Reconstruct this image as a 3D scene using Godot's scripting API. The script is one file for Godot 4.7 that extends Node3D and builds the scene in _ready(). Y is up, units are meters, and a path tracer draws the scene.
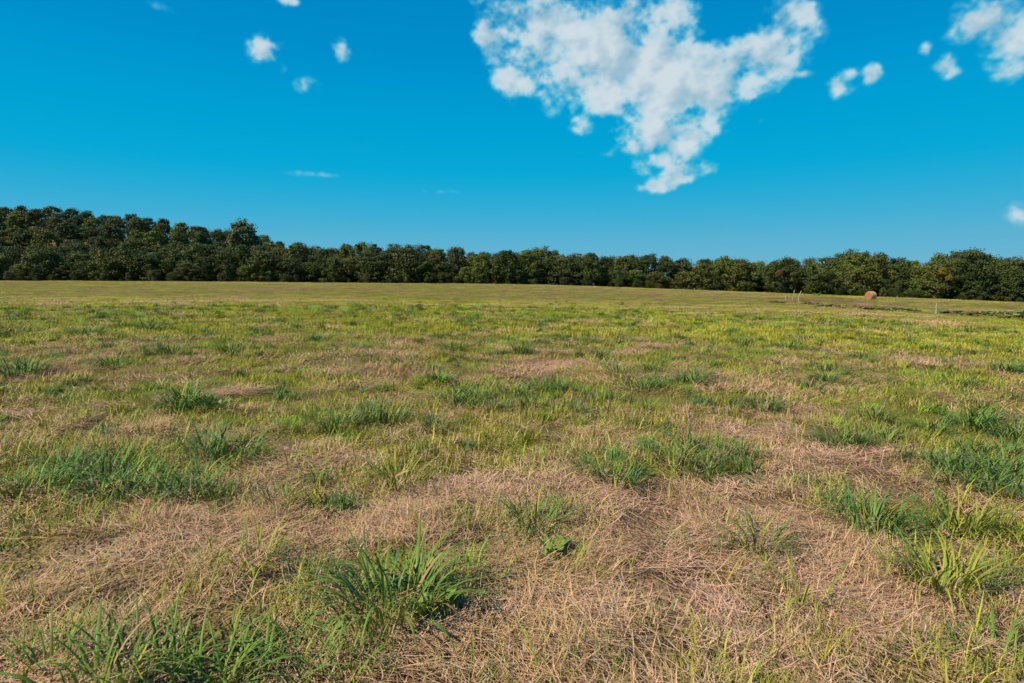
extends Node3D
# A mown hay meadow with dry straw and green tufts, a wood along its far edge, a round bale and old fence posts.
# x right, y up, the camera looks along -z. D is the distance along the view, in metres.

const F := 591.0            # focal length in pixels of the 1024 x 683 photograph
const CX := 512.0
const CY := 341.5
const EYE := 1.6
const PITCH := 0.0987       # the camera looks down by this (radians)
const SECTOR := 1.02        # grass grows this far to each side of the view (radians)

var rng := RandomNumberGenerator.new()
var n_big := FastNoiseLite.new()
var n_mid := FastNoiseLite.new()
var n_fine := FastNoiseLite.new()
var used_names := {}
var M := {}

# ------------------------------------------------------------------ small helpers
func sm(a: float, b: float, x: float) -> float:
	var t := clampf((x - a) / (b - a), 0.0, 1.0)
	return t * t * (3.0 - 2.0 * t)

func rr(a: float, b: float) -> float:
	return rng.randf_range(a, b)

func lookup(points: Array, x: float) -> float:      # straight lines between [x, y] pairs
	if x <= points[0][0]:
		return points[0][1]
	for i in range(1, points.size()):
		if x <= points[i][0]:
			var t: float = (x - points[i - 1][0]) / (points[i][0] - points[i - 1][0])
			return lerpf(points[i - 1][1], points[i][1], t)
	return points[points.size() - 1][1]

func numbered(called: String) -> String:
	var n: int = used_names.get(called, 0)
	used_names[called] = n + 1
	return called if n == 0 else "%s_%03d" % [called, n]

func tag(o: Node, label := "", category := "", group := "", kind := "") -> void:
	if label: o.set_meta("label", label)
	if category: o.set_meta("category", category)
	if group: o.set_meta("group", group)
	if kind: o.set_meta("kind", kind)

func thing(called: String, where: Vector3, turn: float, label: String, category: String, group := "") -> Node3D:
	var o := Node3D.new()
	o.name = numbered(called)
	add_child(o, true)
	o.position = where
	o.rotation.y = turn
	tag(o, label, category, group)
	return o

func part(parent: Node3D, called: String, mesh: Mesh, mat: Material, t := Transform3D()) -> MeshInstance3D:
	var o := MeshInstance3D.new()
	o.name = called
	o.mesh = mesh
	o.material_override = mat
	parent.add_child(o, true)
	o.transform = t
	return o

func plain_mat(c: Color, rough := 0.8, through := 0.0, colored := true) -> StandardMaterial3D:
	var m := StandardMaterial3D.new()
	m.albedo_color = c.linear_to_srgb()
	m.vertex_color_use_as_albedo = colored
	m.roughness = rough
	m.metallic_specular = 0.3
	m.cull_mode = BaseMaterial3D.CULL_DISABLED
	if through > 0.0:
		m.backlight_enabled = true
		m.backlight = Color(through, through, through * 0.8)
	return m

# ------------------------------------------------------------------ the lie of the land
var hill_of := [[-300.0, 36.0], [0.0, 30.0], [110.0, 27.0], [200.0, 19.0], [300.0, 9.0], [420.0, 6.5], [550.0, 4.0], [720.0, 3.5]]

func hgt(x: float, z: float) -> float:
	var d := -z
	var h := -0.019 * (x + sqrt(x * x + 400.0)) + 0.38
	if d > 20.0:
		h += 1.1 * sm(60.0, 150.0, d) - 0.30 * sm(30.0, 70.0, d) * (1.0 - sm(70.0, 110.0, d))
		h += 0.8 * sm(20.0, 150.0, -x) * sm(60.0, 200.0, d)
		var mx := (x - 51.0) / 8.0
		var mz := (d - 95.0) / 6.0
		if absf(mx) < 3.0 and absf(mz) < 3.0:
			h += 0.8 * exp(-mx * mx - mz * mz)
		if d > 214.0:
			h += sm(214.0, 345.0, d) * lookup(hill_of, CX + x / d * F)
		h += 0.05 * n_big.get_noise_2d(x * 6.0, z * 6.0)
	var near := x * x + z * z
	if near < 3600.0:
		h += 0.045 * n_mid.get_noise_2d(x * 60.0, z * 60.0) * (1.0 - near / 3600.0)
		if near < 200.0:
			h += 0.018 * n_fine.get_noise_2d(x * 330.0, z * 330.0)
	return h

func towards(px: float, py: float) -> Vector3:
	var v := Vector3((px - CX) / F, (CY - py) / F, -1.0).normalized()
	return Basis(Vector3.RIGHT, -PITCH) * v

func on_ground(px: float, py: float) -> Vector3:      # the ground that a photo pixel looks at
	var v := towards(px, py)
	var p := Vector3(0, EYE, 0)
	var t := 1.0
	while t < 400.0:
		var q := p + v * t
		if q.y < hgt(q.x, q.z):
			var a := t / 1.01 - 0.02
			for i in 12:
				var m := (a + t) / 2.0
				q = p + v * m
				if q.y < hgt(q.x, q.z): t = m
				else: a = m
			q = p + v * t
			return Vector3(q.x, hgt(q.x, q.z), q.z)
		t = t * 1.01 + 0.02
	return p + v * 200.0

func stand(px: float, d: float) -> Vector3:           # the ground at distance d under a photo column
	var x := (px - CX) / F * d
	return Vector3(x, hgt(x, -d), -d)

# ------------------------------------------------------------------ where the meadow is dry, lush or bare
const GX := 24.0
const GD := 34.0
const GS := 0.1
var g_w := int(2.0 * GX / GS)
var g_h := int(GD / GS)
var dry_map := PackedFloat32Array()
var bare_spots := []
var far_dry := []       # tan mown streaks on the far rise: x, z, half width, half depth, strength

func rub(px: float, py: float, rx: float, ry: float, s: float, tilt := 0.0) -> void:
	# adds one dry (s > 0) or green (s < 0) patch of the meadow
	var c := on_ground(px, py)
	var far_z := on_ground(px, py - ry).z
	var near_z := on_ground(px, py + ry).z
	var wx := rx / F * -c.z
	var wz := maxf(0.15, (near_z - far_z) / 2.0)
	var reach := maxf(wx, wz) * 1.9
	var ct := cos(tilt)
	var st := sin(tilt)
	for j in range(maxi(0, int((-c.z - reach) / GS)), mini(g_h, int((-c.z + reach) / GS) + 1)):
		for i in range(maxi(0, int((c.x - reach + GX) / GS)), mini(g_w, int((c.x + reach + GX) / GS) + 1)):
			var dx := i * GS - GX - c.x
			var dz := -j * GS - c.z
			var u := (dx * ct - dz * st) / wx
			var v := (dx * st + dz * ct) / wz
			var q := u * u + v * v
			if q < 3.5:
				dry_map[j * g_w + i] += s * exp(-q * 1.3)

func dryness(x: float, z: float) -> float:
	var d := -z
	var r := sqrt(x * x + z * z)
	var base := 0.0
	if r < 30.0:
		base = lookup([[2.0, 0.42], [4.5, 0.38], [8.0, 0.23], [14.0, 0.13], [30.0, 0.02]], r)
	else:
		base = lookup([[30.0, 0.02], [42.0, 0.0], [60.0, 0.02], [90.0, 0.12], [200.0, 0.06]], r)
	var v := base + 0.40 * n_mid.get_noise_2d(x * 14.0, z * 14.0) + 0.42 * n_fine.get_noise_2d(x * 36.0 + 50.0, z * 36.0)
	if r < 20.0: v += 0.34 * n_fine.get_noise_2d(x * 110.0, z * 110.0 + 20.0)
	if r > 20.0:
		var k := sm(20.0, 60.0, r)
		v += k * (0.45 * n_mid.get_noise_2d(x * 2.6 + 400.0, z * 4.0 + x * 1.2) + 0.28 * n_big.get_noise_2d(x * 9.0, z * 14.0))
	if r > 38.0 and r < 240.0:
		for b in far_dry:
			var u: float = (x - b[0]) / b[2]
			var w: float = (z - b[1]) / b[3]
			var q := u * u + w * w
			if q < 3.0: v += b[4] * exp(-q)
	var i := int((x + GX) / GS)
	var j := int(d / GS)
	if i >= 0 and j >= 0 and i < g_w and j < g_h:
		v += dry_map[j * g_w + i]
	return clampf(v, 0.0, 1.0)

func bare(x: float, z: float) -> float:
	for b in bare_spots:
		var u: float = (x - b[0]) / b[2]
		var v: float = (z - b[1]) / b[3]
		var q := u * u + v * v
		if q < 1.6:
			return clampf(1.6 - q, 0.0, 1.0)
	return 0.0

# ------------------------------------------------------------------ blades, strands and leaves as meshes
class Sheet:
	var v := PackedVector3Array()
	var n := PackedVector3Array()
	var c := PackedColorArray()
	var i := PackedInt32Array()

	func done() -> ArrayMesh:
		var a := []
		a.resize(Mesh.ARRAY_MAX)
		a[Mesh.ARRAY_VERTEX] = v
		a[Mesh.ARRAY_NORMAL] = n
		a[Mesh.ARRAY_COLOR] = c
		a[Mesh.ARRAY_INDEX] = i
		var m := ArrayMesh.new()
		m.add_surface_from_arrays(Mesh.PRIMITIVE_TRIANGLES, a)
		return m

	func blade(base: Vector3, az: float, length: float, w: float, lean: float, bend: float, segs: int, col: Color, fold := 0.0, twist := 0.0) -> void:
		var p := base
		var phi := lean
		var rows := 3 if fold > 0.0 else 2
		var first := v.size()
		for k in segs + 1:
			var t := float(k) / segs
			var a := az + twist * t
			var side := Vector3(-sin(a), 0, cos(a))
			var along := Vector3(cos(a) * sin(phi), cos(phi), sin(a) * sin(phi))
			var out := side.cross(along).normalized()
			var half := 0.5 * w * minf(1.0, 0.55 + t * 2.2) * pow(maxf(0.0, 1.0 - t), 0.55) + 0.0003
			if rows == 3:
				v.append(p - side * half); n.append((out - side * fold * 2.0).normalized()); c.append(col)
				v.append(p - out * half * fold * 2.0); n.append(out); c.append(col)
				v.append(p + side * half); n.append((out + side * fold * 2.0).normalized()); c.append(col)
			else:
				v.append(p - side * half); n.append(out); c.append(col)
				v.append(p + side * half); n.append(out); c.append(col)
			p += along * (length / segs)
			phi += bend / segs * (0.5 + t)
		for k in segs:
			for s in rows - 1:
				var q := first + k * rows + s
				i.append_array(PackedInt32Array([q, q + rows, q + 1, q + 1, q + rows, q + rows + 1]))

	func leaf(at: Vector3, out: Vector3, up: Vector3, w: float, h: float, col: Color, shade_n: Vector3) -> void:
		var side := up.cross(out).normalized()
		var top := out.cross(side).normalized()
		var f := v.size()
		v.append(at - top * h); v.append(at + side * w); v.append(at + top * h); v.append(at - side * w)
		for k in 4:
			n.append(shade_n); c.append(col)
		i.append_array(PackedInt32Array([f, f + 2, f + 1, f, f + 3, f + 2]))

	func tube(points: Array, radii: Array, sides: int, col: Color) -> void:
		for k in points.size() - 1:
			var a: Vector3 = points[k]
			var b: Vector3 = points[k + 1]
			var dir := (b - a).normalized()
			var s := dir.cross(Vector3(0.3, 0.1, 1.0)).normalized()
			var u := s.cross(dir)
			var f := v.size()
			for e in sides + 1:
				var o := s * cos(TAU * e / sides) + u * sin(TAU * e / sides)
				v.append(a + o * radii[k]); n.append(o); c.append(col)
				v.append(b + o * radii[k + 1]); n.append(o); c.append(col)
			for e in sides:
				var q := f + e * 2
				i.append_array(PackedInt32Array([q, q + 2, q + 1, q + 2, q + 3, q + 1]))

func jitter(c: Color, by: float) -> Color:
	var k := rr(1.0 - by, 1.0 + by)
	return Color(c.r * k * rr(0.94, 1.06), c.g * k * rr(0.96, 1.04), c.b * k * rr(0.88, 1.12))

func straw_mesh(count: int, spread: float, wide: float) -> ArrayMesh:      # cut straw lying about, more or less along x
	var s := Sheet.new()
	for k in count:
		var a := rr(-0.55, 0.55) + (PI if rng.randf() < 0.5 else 0.0)
		if rng.randf() < 0.2: a = rr(0, TAU)
		var r := spread * sqrt(rng.randf())
		var b := rr(0, TAU)
		var lift := rr(0.0, 0.045)
		var tone := Color(1, 1, 1) * rr(0.62, 1.12)
		if rng.randf() < 0.12: tone = Color(0.5, 0.42, 0.36)
		s.blade(Vector3(cos(b) * r, lift, sin(b) * r), a, rr(0.10, 0.30), wide * rr(0.7, 1.4), PI / 2 + rr(-0.34, 0.0), rr(-0.1, 0.5), 2, tone, 0.0, rr(-0.5, 0.5))
	return s.done()

func standing_mesh(count: int, spread: float, low: float, high: float, wide: float, lean: float, bend: float, brown: float, segs := 3) -> ArrayMesh:
	var s := Sheet.new()
	for k in count:
		var a := rr(-0.9, 0.9)
		if rng.randf() < 0.4: a = rr(0, TAU)
		var r := spread * sqrt(rng.randf())
		var b := rr(0, TAU)
		var tone := Color(1, 1, 1) * rr(0.7, 1.25)
		tone.b *= rr(0.7, 1.2)
		if rng.randf() < brown: tone = Color(2.6, 1.6, 2.4) * rr(0.8, 1.1)
		s.blade(Vector3(cos(b) * r, -0.01, sin(b) * r), a, rr(low, high), wide * rr(0.7, 1.3), lean * rr(0.2, 1.3), bend * rr(0.3, 1.3), segs, tone, 0.0, rr(-0.6, 0.6))
	return s.done()

# one floats-buffer for each kind of plant litter: 12 of the transform, 4 of the colour
class Crop:
	var mesh: ArrayMesh
	var mat: Material
	var at := PackedFloat32Array()

	func put(p: Vector3, turn: float, size: float, tall: float, tilt_x: float, tilt_z: float, c: Color) -> void:
		var b := Basis(Vector3(tilt_x, 0, tilt_z).normalized(), Vector2(tilt_x, tilt_z).length()) if absf(tilt_x) + absf(tilt_z) > 1e-4 else Basis()
		b = b * Basis(Vector3.UP, turn)
		var x := b.x * size
		var y := b.y * size * tall
		var z := b.z * size
		at.append_array(PackedFloat32Array([x.x, y.x, z.x, p.x, x.y, y.y, z.y, p.y, x.z, y.z, z.z, p.z, c.r, c.g, c.b, 1.0]))

func plant_all(called: String, label: String, category: String, crops: Array, near: Sheet = null, mat: Material = null) -> void:
	var root := Node3D.new()
	root.name = called
	add_child(root, true)
	tag(root, label, category, "", "stuff")
	if near:
		tag(part(root, "growth", near.done(), mat), "", "", "", "stuff")
	for c in crops:
		var n: int = c.at.size() / 16
		if n == 0: continue
		var mm := MultiMesh.new()
		mm.transform_format = MultiMesh.TRANSFORM_3D
		mm.use_colors = true
		mm.mesh = c.mesh
		mm.instance_count = n
		for k in n:
			var o := k * 16
			var a: PackedFloat32Array = c.at
			mm.set_instance_transform(k, Transform3D(Vector3(a[o], a[o + 4], a[o + 8]), Vector3(a[o + 1], a[o + 5], a[o + 9]), Vector3(a[o + 2], a[o + 6], a[o + 10]), Vector3(a[o + 3], a[o + 7], a[o + 11])))
			mm.set_instance_color(k, Color(a[o + 12], a[o + 13], a[o + 14]))
		var mi := MultiMeshInstance3D.new()
		mi.name = "growth"
		mi.multimesh = mm
		mi.material_override = c.mat
		root.add_child(mi, true)
		tag(mi, "", "", "", "stuff")

func crop(mesh: ArrayMesh, mat: Material) -> Crop:
	var c := Crop.new()
	c.mesh = mesh
	c.mat = mat
	return c

# ------------------------------------------------------------------ sky
func make_sky() -> ImageTexture:
	var W := 4096
	var H := 2048
	var im := Image.create(W, H, false, Image.FORMAT_RGB8)
	var tones := [[-90.0, Color8(120, 160, 190)], [-0.5, Color8(116, 182, 208)], [1.5, Color8(112, 182, 209)], [4.0, Color8(90, 178, 211)], [7.0, Color8(52, 173, 214)], [10.5, Color8(8, 168, 215)], [15.0, Color8(0, 159, 211)], [20.0, Color8(0, 143, 204)], [26.0, Color8(0, 132, 196)], [45.0, Color8(0, 112, 180)], [90.0, Color8(0, 98, 165)]]
	var up := H / 2
	var dense := PackedFloat32Array()
	dense.resize(W * up)
	# soft cloud bodies: azimuth, elevation and half sizes in radians, strength
	var blobs := []
	for b in [[548, 38, 34, 36, 1.0], [600, 30, 52, 44, 1.1], [655, 62, 56, 44, 1.2], [720, 76, 62, 28, 1.1], [768, 52, 38, 34, 1.0], [798, 16, 26, 30, 0.8], [640, 104, 46, 26, 0.9], [596, 80, 44, 34, 1.0],
			[494, 32, 20, 26, 1.5], [508, 62, 18, 20, 0.8], [521, 78, 22, 20, 1.1], [555, 95, 18, 14, 0.8], [582, 124, 10, 10, 0.6], [655, 130, 34, 15, 0.8], [652, 187, 14, 6, 0.9], [672, 165, 26, 10, 0.7], [640, 170, 16, 6, 0.5], [666, 182, 16, 8, 0.8], [681, 176, 17, 9, 0.9], [697, 171, 16, 9, 0.9], [711, 166, 11, 6, 0.8], [608, 155, 15, 6, 0.6], [622, 150, 16, 7, 0.7], [637, 146, 16, 8, 0.7], [652, 143, 16, 9, 0.7], [690, 134, 16, 15, 0.8], [666, 156, 20, 6, 0.55], [646, 162, 22, 5, 0.5], [680, 148, 14, 9, 0.6],
			[690, 96, 50, 24, 0.7], [680, 12, 44, 22, 0.55], [712, 128, 16, 14, 0.5], [722, 14, 24, 20, -0.75], [620, 72, 7, 12, -0.5], [610, 120, 22, 8, -0.3], [263, 51, 19, 15, 0.85], [284, 66, 8, 8, 0.4],
			[341, 49, 10, 14, 0.8], [305, 86, 13, 9, 0.6], [838, 83, 14, 13, 1.5], [852, 72, 7, 6, 0.7], [872, 74, 9, 10, 1.1], [925, 50, 7, 7, 0.8], [944, 68, 15, 11, 1.5], [984, 26, 32, 24, 0.9],
			[1012, 44, 30, 26, 1.0], [1010, 6, 44, 24, 0.9], [1016, 74, 20, 14, 0.6], [1022, 212, 17, 15, 0.48], [318, 174, 50, 4, 0.33], [446, 192, 44, 3, 0.26], [288, 0, 12, 6, 0.55], [763, 122, 5, 5, 0.45],
			[744, 136, 8, 5, 0.42], [478, 0, 12, 5, 0.5], [806, 74, 13, 4, 0.5], [160, 12, 18, 16, 0.3], [1000, 240, 30, 4, 0.22]]:
		var v := towards(b[0], b[1])
		var e := towards(b[0] + b[2], b[1])
		var u := towards(b[0], b[1] - b[3])
		var az := atan2(v.x, -v.z)
		blobs.append([az, asin(v.y), maxf(0.004, absf(atan2(e.x, -e.z) - az)), maxf(0.004, asin(u.y) - asin(v.y)), b[4]])
	# the same kind of fair-weather cloud all round the rest of the sky
	for k in 34:
		var az := rr(0.95, TAU - 0.95)
		var el := rr(0.08, 1.1)
		var big := rr(0.03, 0.13)
		for q in rng.randi_range(2, 8):
			blobs.append([az + rr(-1.3, 1.3) * big / maxf(0.3, cos(el)), el + rr(-0.6, 0.6) * big, big * rr(0.3, 0.9) / maxf(0.3, cos(el)), big * rr(0.2, 0.5), rr(0.5, 1.1)])
	for k in 10:
		var el := rr(0.46, 0.9)
		var big := rr(0.04, 0.12)
		var az := rr(-0.9, 0.9)
		for q in rng.randi_range(2, 8):
			blobs.append([az + rr(-1.3, 1.3) * big, el + rr(0.0, 0.8) * big, big * rr(0.4, 0.9), big * rr(0.2, 0.5), rr(0.5, 1.1)])
	var step := TAU / W
	for b in blobs:
		var az: float = b[0]
		var el: float = b[1]
		for j in range(maxi(0, int((PI / 2 - el - b[3] * 2.0) / step)), mini(up, int((PI / 2 - el + b[3] * 2.0) / step) + 1)):
			var v: float = ((PI / 2 - (j + 0.5) * step) - el) / b[3]
			for i in range(int((az - b[2] * 2.0) / step), int((az + b[2] * 2.0) / step) + 1):
				var u: float = ((i + 0.5) * step - az) / b[2]
				var q := u * u + v * v
				if q < 4.0:
					dense[j * W + posmod(i, W)] += b[4] * (exp(-q * 1.1) - 0.012)
	var puff := FastNoiseLite.new()
	puff.seed = 7
	puff.noise_type = FastNoiseLite.TYPE_SIMPLEX
	puff.frequency = 1.0
	puff.fractal_octaves = 6
	puff.fractal_gain = 0.52
	var veil := FastNoiseLite.new()
	veil.seed = 19
	veil.noise_type = FastNoiseLite.TYPE_SIMPLEX
	veil.frequency = 1.0
	veil.fractal_octaves = 4
	for j in H:
		var el := 90.0 - (j + 0.5) * 180.0 / H
		var c: Color = tones[0][1]
		for k in range(1, tones.size()):
			if el <= tones[k][0]:
				var t: float = (el - tones[k - 1][0]) / (tones[k][0] - tones[k - 1][0])
				c = (tones[k - 1][1] as Color).lerp(tones[k][1], t)
				break
		im.fill_rect(Rect2i(0, j, W, 1), c)
		if j >= up: continue
		var el_r := deg_to_rad(el)
		var ce := cos(el_r)
		var y := sin(el_r)
		for i in W:
			var d := dense[j * W + i]
			if d < 0.02: continue
			d = 1.25 * (1.0 - exp(-d))
			var az := (i + 0.5) * step
			var q := Vector3(sin(az) * ce, y, -cos(az) * ce)
			var n := puff.get_noise_3d(q.x * 13.0, q.y * 17.0, q.z * 13.0)
			var big := veil.get_noise_3d(q.x * 7.0 + 9.0, q.y * 9.0, q.z * 7.0)
			var curl := puff.get_noise_3d(q.x * 46.0, q.y * 56.0, q.z * 46.0)
			var body := d + (0.62 * n + 0.32 * big + 0.30 * curl) * minf(1.0, d * 2.0 + 0.25)
			var a := sm(0.20, 0.82, body)
			if a <= 0.004: continue
			var lit := puff.get_noise_3d(q.x * 13.0 - 0.22, q.y * 17.0 + 0.3, q.z * 13.0)
			var wisp := veil.get_noise_3d(q.x * 9.0 + 4.0, q.y * 9.0, q.z * 9.0)
			var bright := clampf(0.66 + 1.25 * (n - lit) + 0.5 * wisp, 0.0, 1.0)
			var cloud := Color8(170, 196, 211).lerp(Color8(213, 223, 229), bright)
			im.set_pixel(i, j, c.lerp(cloud, a * lerpf(0.78, 0.97, sm(0.4, 1.2, body))))
	return ImageTexture.create_from_image(im)

# ------------------------------------------------------------------ ground
func ground_mesh() -> ArrayMesh:
	var turns := []
	var a := -1.15
	while a < 1.15:
		turns.append(a)
		a += 0.0072
	while a < TAU - 1.15:
		turns.append(a)
		a += 0.09
	var radii := [0.0]
	var r := 0.25
	while r < 420.0:
		radii.append(r)
		r *= 1.024
	while r < 6000.0:
		radii.append(r)
		r *= 1.25
	var s := Sheet.new()
	var soil := Color(0.130, 0.085, 0.050)
	var thatch := Color(0.300, 0.200, 0.120)
	var green := Color(0.260, 0.260, 0.045)
	var clay := Color(0.42, 0.30, 0.21)
	for q in radii:
		for t in turns:
			var x: float = sin(t) * q
			var z: float = -cos(t) * q
			s.v.append(Vector3(x, hgt(x, z), z))
			var dry := dryness(x, z)
			var c := green.lerp(thatch, sm(0.15, 0.75, dry))
			c = c.lerp(soil, clampf(0.18 + 0.8 * n_fine.get_noise_2d(x * 90.0, z * 90.0), 0.0, 0.8))
			if q > 40.0 and q < 200.0:
				c = c.lerp(clay, bare(x, z))
			s.c.append(c)
	var w := turns.size()
	s.n.resize(s.v.size())
	for j in radii.size():
		for i in w:
			var p: Vector3 = s.v[mini(j + 1, radii.size() - 1) * w + i] - s.v[maxi(j - 1, 0) * w + i]
			var o: Vector3 = s.v[j * w + (i + 1) % w] - s.v[j * w + (i + w - 1) % w]
			var n := o.cross(p).normalized() if j > 0 else Vector3.UP
			s.n[j * w + i] = n if n.y > 0.0 else -n
	for j in radii.size() - 1:
		for i in w:
			var k := (i + 1) % w
			s.i.append_array(PackedInt32Array([j * w + i, (j + 1) * w + i, j * w + k, j * w + k, (j + 1) * w + i, (j + 1) * w + k]))
	return s.done()

func noise_tex(freq: float, octaves: int, low: Color, high: Color, seed_: int, size := 512) -> NoiseTexture2D:
	var n := FastNoiseLite.new()
	n.seed = seed_
	n.noise_type = FastNoiseLite.TYPE_SIMPLEX
	n.frequency = freq
	n.fractal_octaves = octaves
	var t := NoiseTexture2D.new()
	t.width = size
	t.height = size
	t.seamless = true
	t.noise = n
	var g := Gradient.new()
	g.set_color(0, low)
	g.set_color(1, high)
	t.color_ramp = g
	return t

# ------------------------------------------------------------------ trees
func crown_mesh(wide: float, low: float, lumps: int, leaves: int, leaf: float, ragged: float) -> ArrayMesh:
	# a crown for a tree one metre tall: leaf sprays on the lumps of its outline, so that light and dark masses form
	var s := Sheet.new()
	for k in lumps:
		var t := (k + 0.5) / lumps
		var y := lerpf(low, 0.94, pow(t, 0.85)) + rr(-0.03, 0.03)
		var g := (y - low) / (1.0 - low)
		var girth := wide * pow(clampf(sin(PI * clampf(g * 0.80 + 0.18, 0.0, 1.0)), 0.05, 1.0), 0.45) * (1.0 + ragged * rr(-0.35, 0.25))
		var a := k * 2.4 + rr(-0.5, 0.5)
		var size := rr(0.055, 0.19) * (wide / 0.36)
		var off := maxf(0.0, girth - size * 0.6) * (rr(0.72, 1.0) if rng.randf() < 0.8 else rr(0.1, 0.6))
		var c := Vector3(cos(a) * off, y - size * 0.4, sin(a) * off)
		var tone := rr(0.72, 1.25)
		var flat := rr(0.5, 1.0)
		for q in leaves:
			var d := Vector3(rr(-1, 1), rr(-0.75, 1), rr(-1, 1)).normalized()
			var p := c + Vector3(d.x, d.y * flat, d.z) * size * pow(rng.randf(), 0.45) * rr(0.75, 1.22)
			var face := (d + Vector3(rr(-0.8, 0.8), rr(-0.4, 1.0), rr(-0.8, 0.8))).normalized()
			var k2 := tone * rr(0.75, 1.3)
			var col := Color(k2 * rr(0.9, 1.1), k2, k2 * rr(0.85, 1.1))
			s.leaf(p, face, Vector3(rr(-1, 1), rr(-1, 1), rr(-1, 1)), leaf * rr(0.6, 1.2), leaf * rr(0.6, 1.3), col, face)
	return s.done()

func trunk_mesh(wide: float, low: float) -> ArrayMesh:
	var s := Sheet.new()
	var w := Color(1, 1, 1)
	var bend := Vector3(rr(-0.03, 0.03), 0, rr(-0.03, 0.03))
	s.tube([Vector3(0, -0.02, 0), Vector3(0, 0.04, 0), bend + Vector3(0, 0.3, 0), bend * 1.5 + Vector3(0, 0.6, 0), bend + Vector3(0, 0.86, 0)], [0.03, 0.02, 0.016, 0.010, 0.003], 7, w)
	for k in 6:
		var a := k * 2.2 + rr(-0.4, 0.4)
		var y := lerpf(low + 0.08, 0.62, k / 5.0)
		var o := Vector3(cos(a), 0, sin(a))
		s.tube([bend + Vector3(0, y, 0), bend + o * wide * 0.4 + Vector3(0, y + 0.08, 0), o * wide * 0.75 + Vector3(0, y + 0.2, 0)], [0.009, 0.006, 0.002], 5, w)
	return s.done()

var crowns := []
var trunks := []

func tree(where: Vector3, tall: float, spread: float, shape: int, tint: String, label: String, group: String, called := "broadleaf_tree") -> Node3D:
	var t := thing(called, where, rr(0, TAU), label, "tree", group)
	var s := Transform3D(Basis.from_scale(Vector3(tall * spread, tall, tall * spread)), Vector3.ZERO)
	part(t, "trunk", trunks[shape], M.bark, s)
	part(t, "crown", crowns[shape], M[tint], s)
	return t

# ------------------------------------------------------------------ green tufts
var leaf_blades := []       # long arching leaves that the near tufts are put together from
var tuft_meshes := {}

func tuft_spec(kind: int, n: int, size: float) -> Array:
	# [which leaf, turn, tilt, length, place, tint] for each leaf of a tuft
	var out := []
	for k in n:
		var a := rr(0, TAU)
		var r := size * 0.42 * sqrt(rng.randf())
		var tint := "leaf_blue" if kind == 0 else "leaf_yellow" if kind == 1 else "leaf_green"
		var q := rng.randf()
		if q < 0.30: tint = "leaf_green" if kind != 2 else "leaf_blue"
		elif q < 0.37: tint = "leaf_yellow"
		elif q < 0.41: tint = "leaf_dead"
		var b := a + rr(-0.7, 0.7)
		out.append([rng.randi_range(0, leaf_blades.size() - 1), b, rr(-0.22, 0.30), size * rr(0.55, 1.15), Vector3(cos(a) * r, -0.012, -sin(a) * r), tint])
	return out

func blade_place(s: Array) -> Transform3D:
	var b := Basis(Vector3.UP, s[1]) * Basis(Vector3(0, 0, 1), -s[2])
	return Transform3D(b * Basis.from_scale(Vector3.ONE * s[3]), s[4])

func tuft(px: float, py: float, size: float, kind: int, n: int, label: String, group := "", called := "grass_tuft") -> void:
	var p := on_ground(px, py)
	var o := thing(called, p, rr(0, TAU), label, "grass", group)
	if py > 498.0:
		for s in tuft_spec(kind, int(n * 2.1), size):
			part(o, "blade", leaf_blades[s[0]], M[s[5]], blade_place(s))
	else:
		var key := "%d_%d" % [kind, rng.randi_range(0, 2)]
		if not tuft_meshes.has(key):
			var tools := {}
			for s in tuft_spec(kind, 84, 1.0):
				if not tools.has(s[5]): tools[s[5]] = SurfaceTool.new()
				tools[s[5]].append_from(leaf_blades[s[0]], 0, blade_place(s))
			tuft_meshes[key] = {}
			for t in tools: tuft_meshes[key][t] = tools[t].commit()
		var made: Dictionary = tuft_meshes[key]
		var names := {"leaf_blue": "blue_green_foliage", "leaf_green": "green_foliage", "leaf_yellow": "yellow_green_foliage", "leaf_dead": "withered_foliage"}
		var thick: float = 1.0 + 0.25 * sm(6.0, 20.0, -p.z)
		for t in made:
			part(o, names[t], made[t], M[t], Transform3D(Basis.from_scale(Vector3(size * thick, size * 0.85, size * thick)), Vector3.ZERO))

const NTH := ["first", "second", "third", "fourth", "fifth", "sixth", "seventh", "eighth", "ninth", "tenth", "eleventh", "twelfth"]

func tuft_row(spots: Array, kind: int, n: int, away_from: Vector2, label: String, group: String) -> void:
	spots.sort_custom(func(a, b): return absf(a[0] - away_from.x) < absf(b[0] - away_from.x))
	for k in spots.size():
		tuft(spots[k][0], spots[k][1], spots[k][2], kind, n, label % NTH[k], group)

func weed(px: float, py: float, size: float, label: String, group: String) -> void:
	var o := thing("broadleaf_weed", on_ground(px, py), rr(0, TAU), label, "weed", group)
	var many := 13 if size < 0.15 else 46
	for k in many:
		var a := k * 2.4
		var out := size * 0.3 if size < 0.15 else size * 1.1 * sqrt(float(k) / many)
		var big := size * (rr(0.6, 1.1) if size < 0.15 else rr(0.22, 0.4))
		var t := Transform3D(Basis(Vector3.UP, a) * Basis(Vector3(0, 0, 1), rr(-0.1, 0.7)) * Basis.from_scale(Vector3.ONE * big), Vector3(cos(a) * out, rr(0.1, 0.6) * size, -sin(a) * out))
		part(o, "leaf", M.round_leaf, M.leaf_weed, t)
	part(o, "stem", M.weed_stem, M.leaf_green, Transform3D(Basis.from_scale(Vector3.ONE * size), Vector3.ZERO))

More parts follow.
